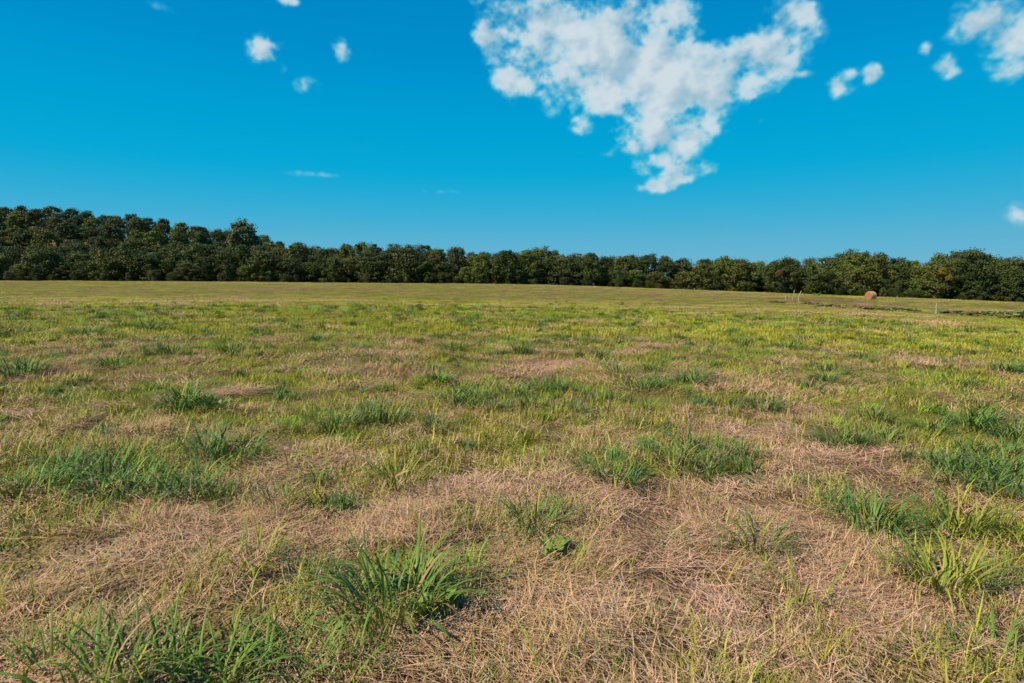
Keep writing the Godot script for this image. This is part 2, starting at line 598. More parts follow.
func bush_mesh(lumps: int, leaves: int) -> ArrayMesh:
	var s := Sheet.new()
	for k in lumps:
		var c := Vector3(rr(-0.5, 0.5), rr(0.1, 0.7), rr(-0.4, 0.4))
		c.y *= 1.0 - 0.8 * c.x * c.x
		var size := rr(0.16, 0.3)
		var tone := rr(0.75, 1.25)
		for q in leaves:
			var d := Vector3(rr(-1, 1), rr(-0.6, 1), rr(-1, 1)).normalized()
			var p := c + d * size * pow(rng.randf(), 0.4)
			p.y = maxf(p.y, 0.0)
			s.leaf(p, (d + Vector3(rr(-0.7, 0.7), rr(-0.2, 0.8), rr(-0.7, 0.7))).normalized(), Vector3(rr(-1, 1), rr(-1, 1), rr(-1, 1)), rr(0.03, 0.06), rr(0.04, 0.09), Color(1, 1, 1) * tone * rr(0.8, 1.2), d)
	return s.done()

# ------------------------------------------------------------------ bale and posts
func bale_roll(radius: float, half: float) -> ArrayMesh:
	var s := Sheet.new()
	var rows := 15
	var cols := 40
	for j in rows:
		var t := float(j) / (rows - 1) * 2.0 - 1.0
		var edge := 1.0 - 0.10 * pow(absf(t), 8.0)
		for i in cols + 1:
			var a := TAU * (i % cols) / cols
			var sag := 1.0 - 0.05 * maxf(0.0, -sin(a))
			var rad := radius * edge * sag * (1.0 + 0.018 * sin(t * 26.0) + 0.022 * n_fine.get_noise_2d(a * 160.0, t * 120.0))
			s.v.append(Vector3(t * half, sin(a) * rad, cos(a) * rad))
			s.n.append(Vector3(0.6 * pow(t, 7.0), sin(a), cos(a)).normalized())
			s.c.append(Color(1, 1, 1) * (1.0 + 0.3 * n_fine.get_noise_2d(i * 30.0, j * 50.0)))
	for j in rows - 1:
		for i in cols:
			var q := j * (cols + 1) + i
			s.i.append_array(PackedInt32Array([q, q + 1, q + cols + 1, q + 1, q + cols + 2, q + cols + 1]))
	return s.done()

func bale_face(radius: float, out: float) -> ArrayMesh:      # the rolled end: rings of straw, each a little ridge
	var s := Sheet.new()
	var rings := 16
	var cols := 40
	for j in rings + 1:
		var t := float(j) / rings
		for i in cols + 1:
			var a := TAU * (i % cols) / cols
			var sag := 1.0 - 0.05 * maxf(0.0, -sin(a))
			var bump := out * (0.05 * (1.0 - t * t) + 0.018 * sin(t * 44.0 + a) + 0.02 * n_fine.get_noise_2d(a * 140.0, t * 260.0)) * (1.0 - pow(t, 10.0))
			s.v.append(Vector3(bump, sin(a) * radius * 0.905 * t * sag, cos(a) * radius * 0.905 * t * sag))
			s.n.append(Vector3(signf(out), 0.25 * cos(t * 44.0 + a) * sin(a), 0.25 * cos(t * 44.0 + a) * cos(a)).normalized())
			s.c.append(Color(1, 1, 1) * (1.0 + 0.35 * sin(t * 44.0 + a) + 0.3 * n_fine.get_noise_2d(i * 25.0, j * 60.0)))
	for j in rings:
		for i in cols:
			var q := j * (cols + 1) + i
			if out < 0.0: s.i.append_array(PackedInt32Array([q, q + 1, q + cols + 1, q + 1, q + cols + 2, q + cols + 1]))
			else: s.i.append_array(PackedInt32Array([q, q + cols + 1, q + 1, q + 1, q + cols + 1, q + cols + 2]))
	return s.done()

func post(px: float, py: float, tall: float, thick: float, lean_x: float, lean_z: float, label: String, bend := 0.0) -> void:
	var p := on_ground(px, py)
	var o := thing("fence_post", p, rr(0, TAU), label, "post", "old posts of the field fence")
	o.rotation = Vector3(lean_z, 0, -lean_x)
	var s := Sheet.new()
	var k := thick / 2.0
	s.tube([Vector3(0, -0.15, 0), Vector3(0.01, tall * 0.3, 0), Vector3(-0.01, tall * 0.5, 0.01), Vector3(bend * 0.5, tall * 0.78, 0), Vector3(bend, tall - k * 0.5, 0), Vector3(bend * 1.05, tall, 0)], [k * 1.05, k, k * 0.97, k * 0.9, k * 0.85, k * 0.45], 9, Color(1, 1, 1))
	part(o, "shaft", s.done(), M.old_wood)
	var cap := CylinderMesh.new()
	cap.top_radius = k * 0.3
	cap.bottom_radius = k * 0.46
	cap.height = 0.02
	cap.radial_segments = 9
	part(o, "weathered_top", cap, M.old_wood, Transform3D(Basis(), Vector3(bend * 1.05, tall + 0.008, 0)))
	var st := Sheet.new()
	st.tube([Vector3(k * 0.95, tall * 0.7, 0), Vector3(k * 1.5, tall * 0.72, 0), Vector3(k * 0.95, tall * 0.74, 0)], [0.006, 0.006, 0.006], 5, Color(1, 1, 1))
	part(o, "staple", st.done(), M.rust)

# ------------------------------------------------------------------ the scene
func _ready() -> void:
	rng.seed = 20240611
	n_big.seed = 3
	n_big.frequency = 0.01
	n_mid.seed = 11
	n_mid.frequency = 0.01
	n_fine.seed = 23
	n_fine.frequency = 0.01
	for n in [n_big, n_mid, n_fine]:
		n.noise_type = FastNoiseLite.TYPE_SIMPLEX
		n.fractal_octaves = 3

	# camera
	var cam := Camera3D.new()
	cam.name = "camera"
	cam.position = Vector3(0, EYE, 0)
	cam.rotation.x = -PITCH
	cam.fov = rad_to_deg(2.0 * atan(CY / F))
	cam.near = 0.05
	cam.far = 9000.0
	add_child(cam)
	cam.current = true

	# sky, air and sun
	var env := Environment.new()
	env.background_mode = Environment.BG_SKY
	var sky := Sky.new()
	var pan := PanoramaSkyMaterial.new()
	pan.panorama = make_sky()
	sky.sky_material = pan
	env.sky = sky
	env.tonemap_mode = Environment.TONE_MAPPER_LINEAR
	env.tonemap_exposure = 1.55
	env.background_energy_multiplier = 0.645
	env.sdfgi_enabled = true
	env.ssao_enabled = true
	env.ssil_enabled = true
	var we := WorldEnvironment.new()
	we.name = "world"
	we.environment = env
	add_child(we)
	var sun := DirectionalLight3D.new()
	sun.name = "sun"
	sun.light_color = Color(1.0, 0.92, 0.79)
	sun.light_energy = 1.5
	sun.light_angular_distance = 0.53
	sun.shadow_enabled = true
	add_child(sun)
	sun.look_at_from_position(Vector3(-0.64, 0.70, 0.32) * 50.0, Vector3.ZERO)

	# materials
	M.straw = plain_mat(Color(1, 1, 1), 0.7, 0.25)
	M.green = plain_mat(Color(1, 1, 1), 0.6, 0.5)
	M.leaf_blue = plain_mat(Color(0.090, 0.190, 0.055), 0.42, 0.5)
	M.leaf_green = plain_mat(Color(0.125, 0.220, 0.040), 0.45, 0.55)
	M.leaf_yellow = plain_mat(Color(0.270, 0.310, 0.042), 0.5, 0.55)
	M.leaf_dead = plain_mat(Color(0.290, 0.210, 0.120), 0.75, 0.3)
	M.leaf_weed = plain_mat(Color(0.120, 0.210, 0.040), 0.5, 0.45)
	M.bark = plain_mat(Color(0.10, 0.08, 0.06), 0.9)
	M.old_wood = plain_mat(Color(0.30, 0.26, 0.20), 0.9)
	M.rust = plain_mat(Color(0.16, 0.08, 0.05), 0.7)
	M.bale_side = plain_mat(Color(0.38, 0.26, 0.17), 0.9)
	M.bale_end = plain_mat(Color(0.30, 0.150, 0.085), 0.9)
	M.tree_dark = plain_mat(Color(0.044, 0.066, 0.018), 0.6, 0.5)
	M.tree_green = plain_mat(Color(0.062, 0.088, 0.021), 0.6, 0.5)
	M.tree_olive = plain_mat(Color(0.088, 0.102, 0.024), 0.6, 0.5)
	M.tree_fresh = plain_mat(Color(0.102, 0.138, 0.027), 0.6, 0.5)
	M.tree_grey = plain_mat(Color(0.070, 0.088, 0.034), 0.6, 0.5)
	M.tree_brown = plain_mat(Color(0.098, 0.074, 0.044), 0.65, 0.5)
	M.tree_yellow = plain_mat(Color(0.300, 0.230, 0.035), 0.6, 0.5)
	M.tree_amber = plain_mat(Color(0.210, 0.125, 0.035), 0.6, 0.5)
	M.bush_teal = plain_mat(Color(0.175, 0.220, 0.085), 0.6, 0.5)
	M.bush_brown = plain_mat(Color(0.240, 0.195, 0.095), 0.7, 0.5)
	M.bush_olive = plain_mat(Color(0.225, 0.235, 0.055), 0.6, 0.5)
	var earth := plain_mat(Color(1, 1, 1), 0.95)
	earth.albedo_texture = noise_tex(0.05, 5, Color(0.62, 0.60, 0.58), Color(1, 1, 1), 5)
	earth.uv1_triplanar = true
	earth.uv1_world_triplanar = true
	earth.uv1_scale = Vector3.ONE * 0.7
	earth.heightmap_enabled = true
	earth.heightmap_texture = noise_tex(0.06, 5, Color.BLACK, Color.WHITE, 9)
	earth.heightmap_scale = 3.0

	# meadow patches read off the photograph
	dry_map.resize(g_w * g_h)
	for b in [[650, 610, 170, 60, 0.6], [800, 560, 130, 50, 0.5], [900, 630, 90, 50, 0.5], [710, 505, 110, 26, 0.75], [480, 660, 80, 40, 0.5], [460, 492, 90, 16, 0.75], [330, 545, 120, 18, 0.6], [110, 610, 120, 26, 0.4],
			[150, 535, 110, 26, 0.35], [240, 490, 60, 18, 0.5], [600, 430, 50, 14, 0.6], [575, 364, 46, 6, 0.6], [690, 376, 50, 7, 0.6], [505, 372, 40, 6, 0.5], [880, 470, 60, 16, 0.5], [942, 505, 26, 16, 0.6],
			[890, 362, 34, 4, 0.5], [140, 360, 70, 5, 0.45], [60, 372, 40, 5, 0.4], [270, 412, 60, 10, 0.45], [160, 395, 50, 6, 0.3], [1000, 600, 40, 20, 0.4], [780, 420, 60, 12, 0.4], [560, 470, 60, 18, 0.5], [830, 455, 50, 16, 0.5],
			[370, 372, 60, 6, 0.3], [640, 350, 60, 4, 0.3], [740, 362, 30, 4, 0.5],
			[100, 478, 120, 22, -0.5], [215, 445, 40, 12, -0.4], [370, 412, 50, 10, -0.4], [500, 392, 80, 12, -0.45], [960, 450, 80, 26, -0.5], [690, 450, 60, 14, -0.4], [610, 472, 30, 12, -0.35], [860, 440, 50, 10, -0.4],
			[130, 660, 160, 30, -0.35], [400, 590, 50, 26, -0.4], [660, 385, 50, 8, -0.4], [400, 470, 40, 14, -0.35], [945, 575, 30, 20, -0.35], [860, 515, 40, 18, -0.35], [560, 340, 200, 7, -0.25], [250, 335, 220, 8, -0.2],
			[860, 345, 160, 9, -0.2], [620, 660, 40, 20, -0.2], [760, 400, 90, 10, -0.25], [955, 540, 70, 34, -0.6], [1000, 610, 50, 30, -0.4], [60, 560, 90, 30, -0.3], [560, 560, 50, 24, -0.3], [470, 530, 50, 20, -0.3], [300, 620, 90, 24, -0.3]]:
		rub(b[0], b[1], b[2], b[3], b[4] * 0.72)
	for b in [[690, 293, 46, 1.2, 0.5], [636, 291, 40, 1.0, 0.45], [756, 297, 40, 1.2, 0.5], [600, 289, 46, 0.8, 0.4], [712, 300, 46, 1.2, 0.5], [660, 299, 24, 0.9, 0.45], [800, 301, 30, 1.2, 0.4], [905, 322, 30, 2.0, 0.45], [965, 326, 34, 2.0, 0.45], [820, 318, 30, 1.6, 0.35],
			[860, 313, 26, 1.2, 0.35], [520, 292, 30, 0.8, 0.3], [420, 291, 40, 0.8, 0.3], [130, 292, 50, 0.9, 0.3], [300, 288, 50, 0.7, 0.3], [950, 305, 30, 1.0, 0.3]]:
		var c := on_ground(b[0], b[1])
		far_dry.append([c.x, c.z, b[2] / F * -c.z, maxf(1.2, (on_ground(b[0], b[1] + b[3]).z - on_ground(b[0], b[1] - b[3]).z) / 2.0), b[4]])
	for k in 150:
		rub(rr(-60, 1084), lerpf(330.0, 680.0, pow(rng.randf(), 1.4)), rr(10, 34), rr(3, 9), rr(-0.5, 0.25))
	for b in [[925, 314, 11, 1.4], [850, 308.5, 5, 1.0], [1019, 302.5, 6, 0.7], [866, 305, 8, 0.8], [820, 304.5, 5, 0.8]]:
		var p := on_ground(b[0], b[1])
		bare_spots.append([p.x, p.z, b[2] / F * -p.z, maxf(0.8, (on_ground(b[0], b[1] + b[3]).z - on_ground(b[0], b[1] - b[3]).z) / 2.0)])

	# the land
	var land := MeshInstance3D.new()
	land.name = "ground"
	land.mesh = ground_mesh()
	land.material_override = earth
	add_child(land)
	tag(land, "gently rolling mown meadow of dry thatch and earth", "ground", "", "structure")

	sow()
	wood()
	old_fence()
	tufts()

func strand(s: Sheet, p: Vector3, kind: int, a: float, wide: float, c: Color, tall := 1.0) -> void:
	# one stem or blade of the near meadow; kind 0 lies, 1 is standing stubble, 2 fine grass, 3 a broad shoot
	if kind == 0:
		s.blade(p + Vector3(0, rr(0.0, 0.05), 0), a, rr(0.05, 0.22), 0.0036 * wide * rr(0.5, 1.7), PI / 2 + rr(-0.36, 0.05), rr(-0.1, 0.5), 2, c, 0.0, rr(-0.6, 0.6))
	elif kind == 1:
		s.blade(p - Vector3(0, 0.01, 0), a, tall * rr(0.05, 0.15), 0.0032 * wide * rr(0.6, 1.5), rr(0.4, 1.35), rr(0.1, 0.8), 2, c, 0.0, rr(-0.6, 0.6))
	elif kind == 2:
		s.blade(p - Vector3(0, 0.01, 0), a, tall * rr(0.04, 0.13), 0.0036 * wide * rr(0.7, 1.3), rr(0.1, 0.8), rr(0.2, 1.2), 3, c, 0.0, rr(-0.6, 0.6))
	else:
		s.blade(p - Vector3(0, 0.01, 0), a, rr(0.10, 0.26), 0.0080 * wide * rr(0.7, 1.3), rr(0.1, 0.6), rr(0.5, 1.9), 4, c, 0.0, rr(-0.8, 0.8))

func sow() -> void:
	var pink := Color(0.600, 0.385, 0.270)
	var tan_ := Color(0.500, 0.335, 0.180)
	var brown := Color(0.250, 0.150, 0.095)
	var olive := Color(0.310, 0.310, 0.034)
	var fresh := Color(0.220, 0.340, 0.034)
	var sour := Color(0.430, 0.415, 0.036)
	var blue := Color(0.085, 0.180, 0.050)
	# the near meadow, stem by stem
	var near := [Sheet.new(), Sheet.new(), Sheet.new(), Sheet.new()]
	for ring in [[0.9, 4.5, 1180.0], [4.5, 8.0, 560.0]]:
		var r0: float = ring[0]
		var r1: float = ring[1]
		var n := int(1.05 * (r1 * r1 - r0 * r0) * ring[2])
		var wide := 1.0 if r0 < 2.0 else 1.45
		for k in n:
			var r := sqrt(lerpf(r0 * r0, r1 * r1, rng.randf()))
			var a := rr(-1.05, 1.05)
			var x := sin(a) * r
			var z := -cos(a) * r
			var dry := dryness(x, z)
			var y := hgt(x, z)
			var flow := 1.4 * n_mid.get_noise_2d(x * 22.0 + 900.0, z * 22.0) * PI + 0.4
			var hue := n_fine.get_noise_2d(x * 28.0 + 300.0, z * 28.0)
			var green := olive.lerp(fresh, clampf(0.5 + 1.2 * hue + rr(-0.4, 0.4), 0.0, 1.0))
			if rng.randf() < 0.10: green = sour
			elif rng.randf() < 0.12: green = blue
			var hay := pink.lerp(tan_, clampf(0.5 + hue + rr(-0.4, 0.4), 0.0, 1.0))
			var thin := n_fine.get_noise_2d(x * 120.0 + 777.0, z * 120.0) + 0.5 * n_mid.get_noise_2d(x * 60.0, z * 60.0 + 333.0)
			if thin > rr(0.08, 0.5): continue
			var tuftiness := 1.0 + 0.9 * n_fine.get_noise_2d(x * 150.0, z * 150.0 + 90.0)
			var q := rng.randf()
			var kind := 0
			if q > 0.46: kind = 2 if rng.randf() > dry * 0.95 else 1 if rng.randf() < 0.6 else 0
			if q > 0.92 and rng.randf() < (1.0 - dry) * 1.1: kind = 3
			if kind == 0 and rng.randf() > 0.30 + dry: kind = 2
			elif kind == 0 and rng.randf() < 0.10: kind = 2
			for m in (7 if kind == 0 else 5 if kind < 3 else 2):
				var px := x + rr(-0.09, 0.09)
				var pz := z + rr(-0.09, 0.09)
				var tone := rr(0.68, 1.2)
				var turn := flow + rr(-1.0, 1.0)
				if kind == 0:
					if rng.randf() < 0.5: turn += PI
					if rng.randf() < 0.28: turn = rr(0, TAU)
				elif kind > 1 or rng.randf() < 0.3: turn = rr(0, TAU)
				var c := hay if kind < 2 else olive.lerp(green, 0.65) if kind == 2 else green
				if kind < 2 and rng.randf() < 0.14: c = brown
				elif kind < 2 and rng.randf() < 0.10: c = Color(0.44, 0.38, 0.29)
				elif kind == 2 and rng.randf() < 0.15: c = hay * 0.9
				strand(near[kind], Vector3(px, y, pz), kind, turn, wide, c * tone, tuftiness)
	# beyond, in patches that carry a colour of their own
	var straw := []
	for k in 3: straw.append(crop(straw_mesh(80, 0.36, 0.0080), M.straw))
	var stubble := []
	for k in 2: stubble.append(crop(standing_mesh(60, 0.30, 0.05, 0.15, 0.0060, 1.0, 0.7, 0.0), M.straw))
	var fine := []
	for k in 3: fine.append(crop(standing_mesh(70, 0.32, 0.04, 0.13, 0.0066, 0.7, 0.9, 0.12), M.green))
	var broad := []
	for k in 3: broad.append(crop(standing_mesh(14, 0.26, 0.07, 0.19, 0.0110, 0.6, 1.5, 0.04, 4), M.green))
	var meadow := []
	for s in [[70, 0.5, 0.013], [110, 0.8, 0.018], [170, 1.5, 0.028], [260, 3.0, 0.045]]:
		var two := []
		for k in 3: two.append(crop(standing_mesh(s[0], s[1], 0.05, 0.15, s[2], 0.8, 1.1, 0.08, 2), M.green))
		meadow.append(two)
	var mown := []
	for s in [[60, 0.5, 0.014], [90, 0.8, 0.02], [120, 1.5, 0.034], [200, 3.0, 0.06]]:
		mown.append([crop(straw_mesh(s[0], s[1], s[2]), M.straw), crop(straw_mesh(s[0], s[1], s[2]), M.straw)])
	for ring in [[8.0, 18.0, 21.0, -1], [18.0, 34.0, 5.0, 0], [34.0, 62.0, 1.9, 1], [62.0, 120.0, 0.5, 2], [120.0, 236.0, 0.13, 3]]:
		var r0: float = ring[0]
		var r1: float = ring[1]
		var zone: int = ring[3]
		var n := int(0.95 * (r1 * r1 - r0 * r0) * ring[2])
		for k in n:
			var r := sqrt(lerpf(r0 * r0, r1 * r1, rng.randf()))
			var a := rr(-0.95, 0.95)
			var x := sin(a) * r
			var z := -cos(a) * r
			if z < -216.0 + x * 0.06: continue
			var dry := dryness(x, z)
			var y := hgt(x, z)
			var p := Vector3(x, y, z)
			var sx := hgt(x + 0.5, z) - hgt(x - 0.5, z)
			var sz := hgt(x, z + 0.5) - hgt(x, z - 0.5)
			var flow := 1.4 * n_mid.get_noise_2d(x * 22.0 + 900.0, z * 22.0) * PI + 0.4
			var tone := rr(0.84, 1.16)
			var hue := n_fine.get_noise_2d(x * 28.0 + 300.0, z * 28.0)
			var green := olive.lerp(fresh, clampf(0.5 + 1.2 * hue + rr(-0.4, 0.4), 0.0, 1.0))
			if rng.randf() < (0.10 if zone < 1 else 0.22): green = sour
			elif rng.randf() < 0.12: green = blue
			var hay := pink.lerp(tan_, rng.randf())
			if zone < 0:
				var q := rng.randf()
				if q < 0.32:
					if rng.randf() < 0.3 + dry: straw[k % 3].put(p, flow + rr(-0.5, 0.5), rr(0.8, 1.2), 1.0, sz, -sx, hay * tone)
				elif q < 0.50:
					if rng.randf() < dry * 1.2: stubble[k % 2].put(p, flow + rr(-0.6, 0.6), rr(0.75, 1.25), rr(0.75, 1.15), sz, -sx, hay * tone)
				elif q < 0.86:
					if rng.randf() < 1.1 - dry: fine[k % 3].put(p, rr(0, TAU), rr(0.7, 1.2), rr(0.8, 1.1), sz, -sx, olive.lerp(green, 0.65) * tone)
				elif rng.randf() < 1.15 - dry: broad[k % 3].put(p, rr(0, TAU), rr(0.7, 1.2), rr(0.8, 1.1), sz, -sx, green * tone)
			else:
				if r > 60.0 and bare(x, z) > 0.1: continue
				var short := 1.0 - 0.5 * sm(29.0, 46.0, r)
				if rng.randf() < dry * 0.9:
					mown[zone][k % 2].put(p + Vector3(0, 0.03, 0), rr(0, TAU), rr(0.8, 1.2), 1.4, sz, -sx, hay.lerp(Color(0.52, 0.40, 0.17), 0.5) * tone)
				else:
					meadow[zone][k % 3].put(p, rr(0, TAU), rr(0.8, 1.2), short * rr(0.75, 1.15), sz, -sx, green.lerp(sour, clampf(0.45 + 0.6 * n_mid.get_noise_2d(x * 5.0, z * 5.0 + 60.0), 0.0, 0.6)) * tone)
	# small clumps, too many to count, that make the meadow uneven
	var clumps := []
	for tint in [blue, fresh, sour]:
		for k in 2: clumps.append(crop(standing_mesh(60, 0.12, 0.10, 0.25, 0.011, 0.8, 1.5, 0.02, 4), M.green))
	for ring in [[1.3, 3.2, 4.0], [3.2, 8.0, 4.0], [8.0, 18.0, 5.2], [18.0, 40.0, 2.2], [40.0, 64.0, 0.10]]:
		var r0: float = ring[0]
		var r1: float = ring[1]
		for k in int(0.95 * (r1 * r1 - r0 * r0) * ring[2]):
			var r := sqrt(lerpf(r0 * r0, r1 * r1, rng.randf()))
			var a := rr(-0.95, 0.95)
			var x := sin(a) * r
			var z := -cos(a) * r
			var herd := n_mid.get_noise_2d(x * 40.0 + 70.0, z * 40.0) + 0.5 * n_fine.get_noise_2d(x * 90.0, z * 90.0)
			if dryness(x, z) * 1.1 - herd > rr(0.2, 0.6): continue
			var kind := 0 if herd > 0.05 else 1
			if rng.randf() < 0.16: kind = 2
			var c: Color = [blue, fresh, olive][kind]
			clumps[kind * 2 + k % 2].put(Vector3(x, hgt(x, z), z), rr(0, TAU), rr(0.5, 1.1) * (1.0 + 0.5 * sm(8.0, 30.0, r)), rr(0.65, 1.0), rr(-0.15, 0.15), rr(-0.15, 0.15), c * rr(0.75, 1.15))
	plant_all("meadow_clumps", "countless small green clumps dotted through the shorter meadow", "grass", clumps)
	plant_all("dry_straw", "pinkish tan cut straw lying matted over the near meadow", "straw", straw, near[0], M.straw)
	plant_all("dry_stubble", "short withered grass stems standing among the straw", "grass", stubble, near[1], M.straw)
	plant_all("fine_grass", "thin olive green grass growing through the straw", "grass", fine, near[2], M.green)
	plant_all("broad_grass", "scattered broad green grass shoots in the near meadow", "grass", broad, near[3], M.green)
	plant_all("meadow_grass", "green grass covering the meadow as far as the wood", "grass", meadow[0] + meadow[1] + meadow[2] + meadow[3])
	plant_all("mown_hay", "tan mown hay lying in streaks on the far meadow", "hay", mown[0] + mown[1] + mown[2] + mown[3])

var skyline := [[-120.0, 210.0], [0.0, 208.0], [60.0, 209.0], [100.0, 213.0], [150.0, 217.0], [200.0, 226.0], [222.0, 230.0], [270.0, 237.0], [300.0, 243.0], [330.0, 247.0], [345.0, 243.0], [400.0, 245.0], [430.0, 247.0], [470.0, 253.0],
		[520.0, 251.0], [540.0, 250.0], [600.0, 257.0], [640.0, 252.0], [660.0, 253.0], [700.0, 259.0], [740.0, 258.0], [780.0, 262.0], [830.0, 256.0], [850.0, 250.0], [880.0, 254.0], [910.0, 258.0], [945.0, 253.0], [960.0, 250.0], [975.0, 249.0], [1000.0, 257.0], [1120.0, 254.0]]

func wood() -> void:
	var shapes := [[0.40, 0.06, 40, 160, 0.018, 0.3], [0.36, 0.05, 40, 160, 0.018, 0.5], [0.44, 0.08, 46, 160, 0.018, 0.4], [0.40, 0.04, 44, 160, 0.017, 0.6], [0.34, 0.06, 38, 160, 0.017, 0.4], [0.47, 0.07, 50, 160, 0.018, 0.5], [0.38, 0.05, 38, 170, 0.018, 0.7], [0.42, 0.08, 44, 160, 0.017, 0.6]]
	for s in shapes:
		crowns.append(crown_mesh(s[0], s[1], s[2], s[3], s[4], s[5]))
		trunks.append(trunk_mesh(s[0], s[1]))
	var words := {"tree_dark": "dark green", "tree_green": "mid green", "tree_olive": "olive green", "tree_fresh": "light green", "tree_grey": "greyish green"}
	var looks := ["smooth domed", "narrow domed", "wide domed", "ragged", "slim", "wide spreading", "loose ragged", "lumpy"]
	var tints := ["tree_dark", "tree_dark", "tree_green", "tree_green", "tree_olive", "tree_grey", "tree_fresh"]
	var px := -70.0
	# rows from the field edge backwards; the wood climbs a hill on the left
	for row in 7:
		px = -90.0 + row * 7.0
		while px < 1110.0:
			var edge := lerpf(222.0, 200.0, clampf(px / 1024.0, 0.0, 1.0))
			var rows := 7 if px < 290.0 else 4 if px < 560.0 else 3
			var d: float = edge + [0.0, 11.0, 25.0, 42.0, 62.0, 86.0, 112.0][row] + rr(-3.0, 3.0)
			var gap := (rr(6.0, 9.0) if row < 2 else rr(7.5, 10.5)) * F / d
			if row == rows - 1 and px > 290.0: gap *= 0.75
			elif row > 2 and row < rows - 1: gap *= 1.15
			if row < rows:
				var p := stand(px + rr(-3, 3), d)
				var last := row == rows - 1
				var tall := rr(10.0, 14.5)
				if last or row == rows - 2:
					var top := lookup(skyline, px) - 2.0 + (rr(-1.0, 3.5) if last else rr(1.0, 8.0))
					tall = clampf(EYE + (283.0 - top) / F * d - p.y, 8.0, 21.0)
				elif row == 0:
					tall = rr(6.0, 13.5)
				var tint: String = tints[rng.randi_range(0, tints.size() - 1)]
				var shape := rng.randi_range(0, 7)
				var slope: String = ["", "just above the foot of the wooded hill", "low on the wooded hillside", "halfway up the wooded hillside", "high on the wooded hillside", "just below the wooded crest", "on the crest of the wooded hill"][row]
				var beside := "under the wooded hill" if px < 200.0 else "near the tall rounded tree" if px < 300.0 else "beside the low golden bush" if px < 450.0 else "near the reddish brown tree" if px < 680.0 else "beyond the leaning fence posts" if px < 825.0 else "beyond the round bale" if px < 905.0 else "near the yellow branched tree"
				var where := slope if px < 290.0 and row > 0 else ("at the field edge " + beside) if row == 0 else ("in the second row " + beside) if row == 1 else ("deep in the wood " + beside)
				var group := "hillside trees" if px < 290.0 and row > 0 else "front row trees" if row == 0 else "inner trees of the wood"
				tree(p, tall, clampf(rr(1.0, 1.4) * 12.0 / tall, 0.85, 1.6), shape, tint, "%s %s tree %s" % [looks[shape], words[tint], where], group)
			px += gap
	# trees with a look of their own
	var d := 262.0
	var p := stand(247, d)
	tree(p, EYE + (283.0 - 219.0) / F * d - p.y, 0.84, 2, "tree_grey", "tall rounded tree standing out alone above the wood", "")
	p = stand(564, 214)
	tree(p, 10.5, 1.15, 3, "tree_brown", "reddish brown tree turning colour in the wood", "")
	p = stand(405, 209)
	tree(p, 3.8, 1.5, 0, "tree_yellow", "low golden green bushy tree at the field edge", "")
	p = stand(934, 199)
	var turned := tree(p, 12.5, 0.95, 6, "tree_olive", "olive tree with one bright yellow branch", "")
	turned.rotation.y = 0.0
	part(turned, "yellow_branch", crowns[4], M.tree_yellow, Transform3D(Basis.from_scale(Vector3(4.2, 2.6, 3.0)), Vector3(-0.6, 8.2, 3.6)))
	part(turned, "yellow_branch", crowns[1], M.tree_yellow, Transform3D(Basis.from_scale(Vector3(3.6, 1.9, 3.0)), Vector3(1.2, 6.4, 4.0)))
	p = stand(771, 201)
	turned = tree(p, 11.0, 1.0, 4, "tree_green", "mid green tree with a small amber branch", "")
	turned.rotation.y = 0.0
	part(turned, "amber_branch", crowns[3], M.tree_amber, Transform3D(Basis.from_scale(Vector3(3.4, 1.9, 2.6)), Vector3(0.6, 6.0, 3.6)))
	p = stand(852, 203)
	tree(p, EYE + (283.0 - 250.0) / F * 203.0 - p.y, 0.8, 2, "tree_fresh", "broad light green tree rising above its neighbours behind the bale", "")
	p = stand(968, 205)
	tree(p, EYE + (283.0 - 249.0) / F * 205.0 - p.y, 0.8, 5, "tree_dark", "big dark tree next to the yellow branched one", "")
	# low growth under the eaves of the wood
	for row in 2:
		px = -60.0
		while px < 1090.0:
			var edge := lerpf(217.0, 195.5, clampf(px / 1024.0, 0.0, 1.0)) + rr(-1.5, 1.5) + row * 8.0
			var tint: String = ["tree_dark", "tree_green", "tree_olive", "tree_dark", "tree_grey"][rng.randi_range(0, 4)]
			var shape: int = [3, 6, 7, 5, 1][rng.randi_range(0, 4)]
			var beside := "under the wooded hill" if px < 200.0 else "near the tall rounded tree" if px < 300.0 else "beside the low golden bush" if px < 450.0 else "near the reddish brown tree" if px < 680.0 else "beyond the leaning fence posts" if px < 825.0 else "beyond the round bale" if px < 905.0 else "near the yellow branched tree"
			tree(stand(px, edge), rr(1.4, 4.4) + row * 1.8, rr(0.9, 2.0), shape, tint, "%s %s shrub %s %s" % [looks[shape], words[tint], "at the foot of the wood" if row == 0 else "between the edge trees", beside], "shrubs along the field edge", "edge_shrub")
			px += rr(9.0, 32.0) if row == 0 else rr(9.0, 20.0)

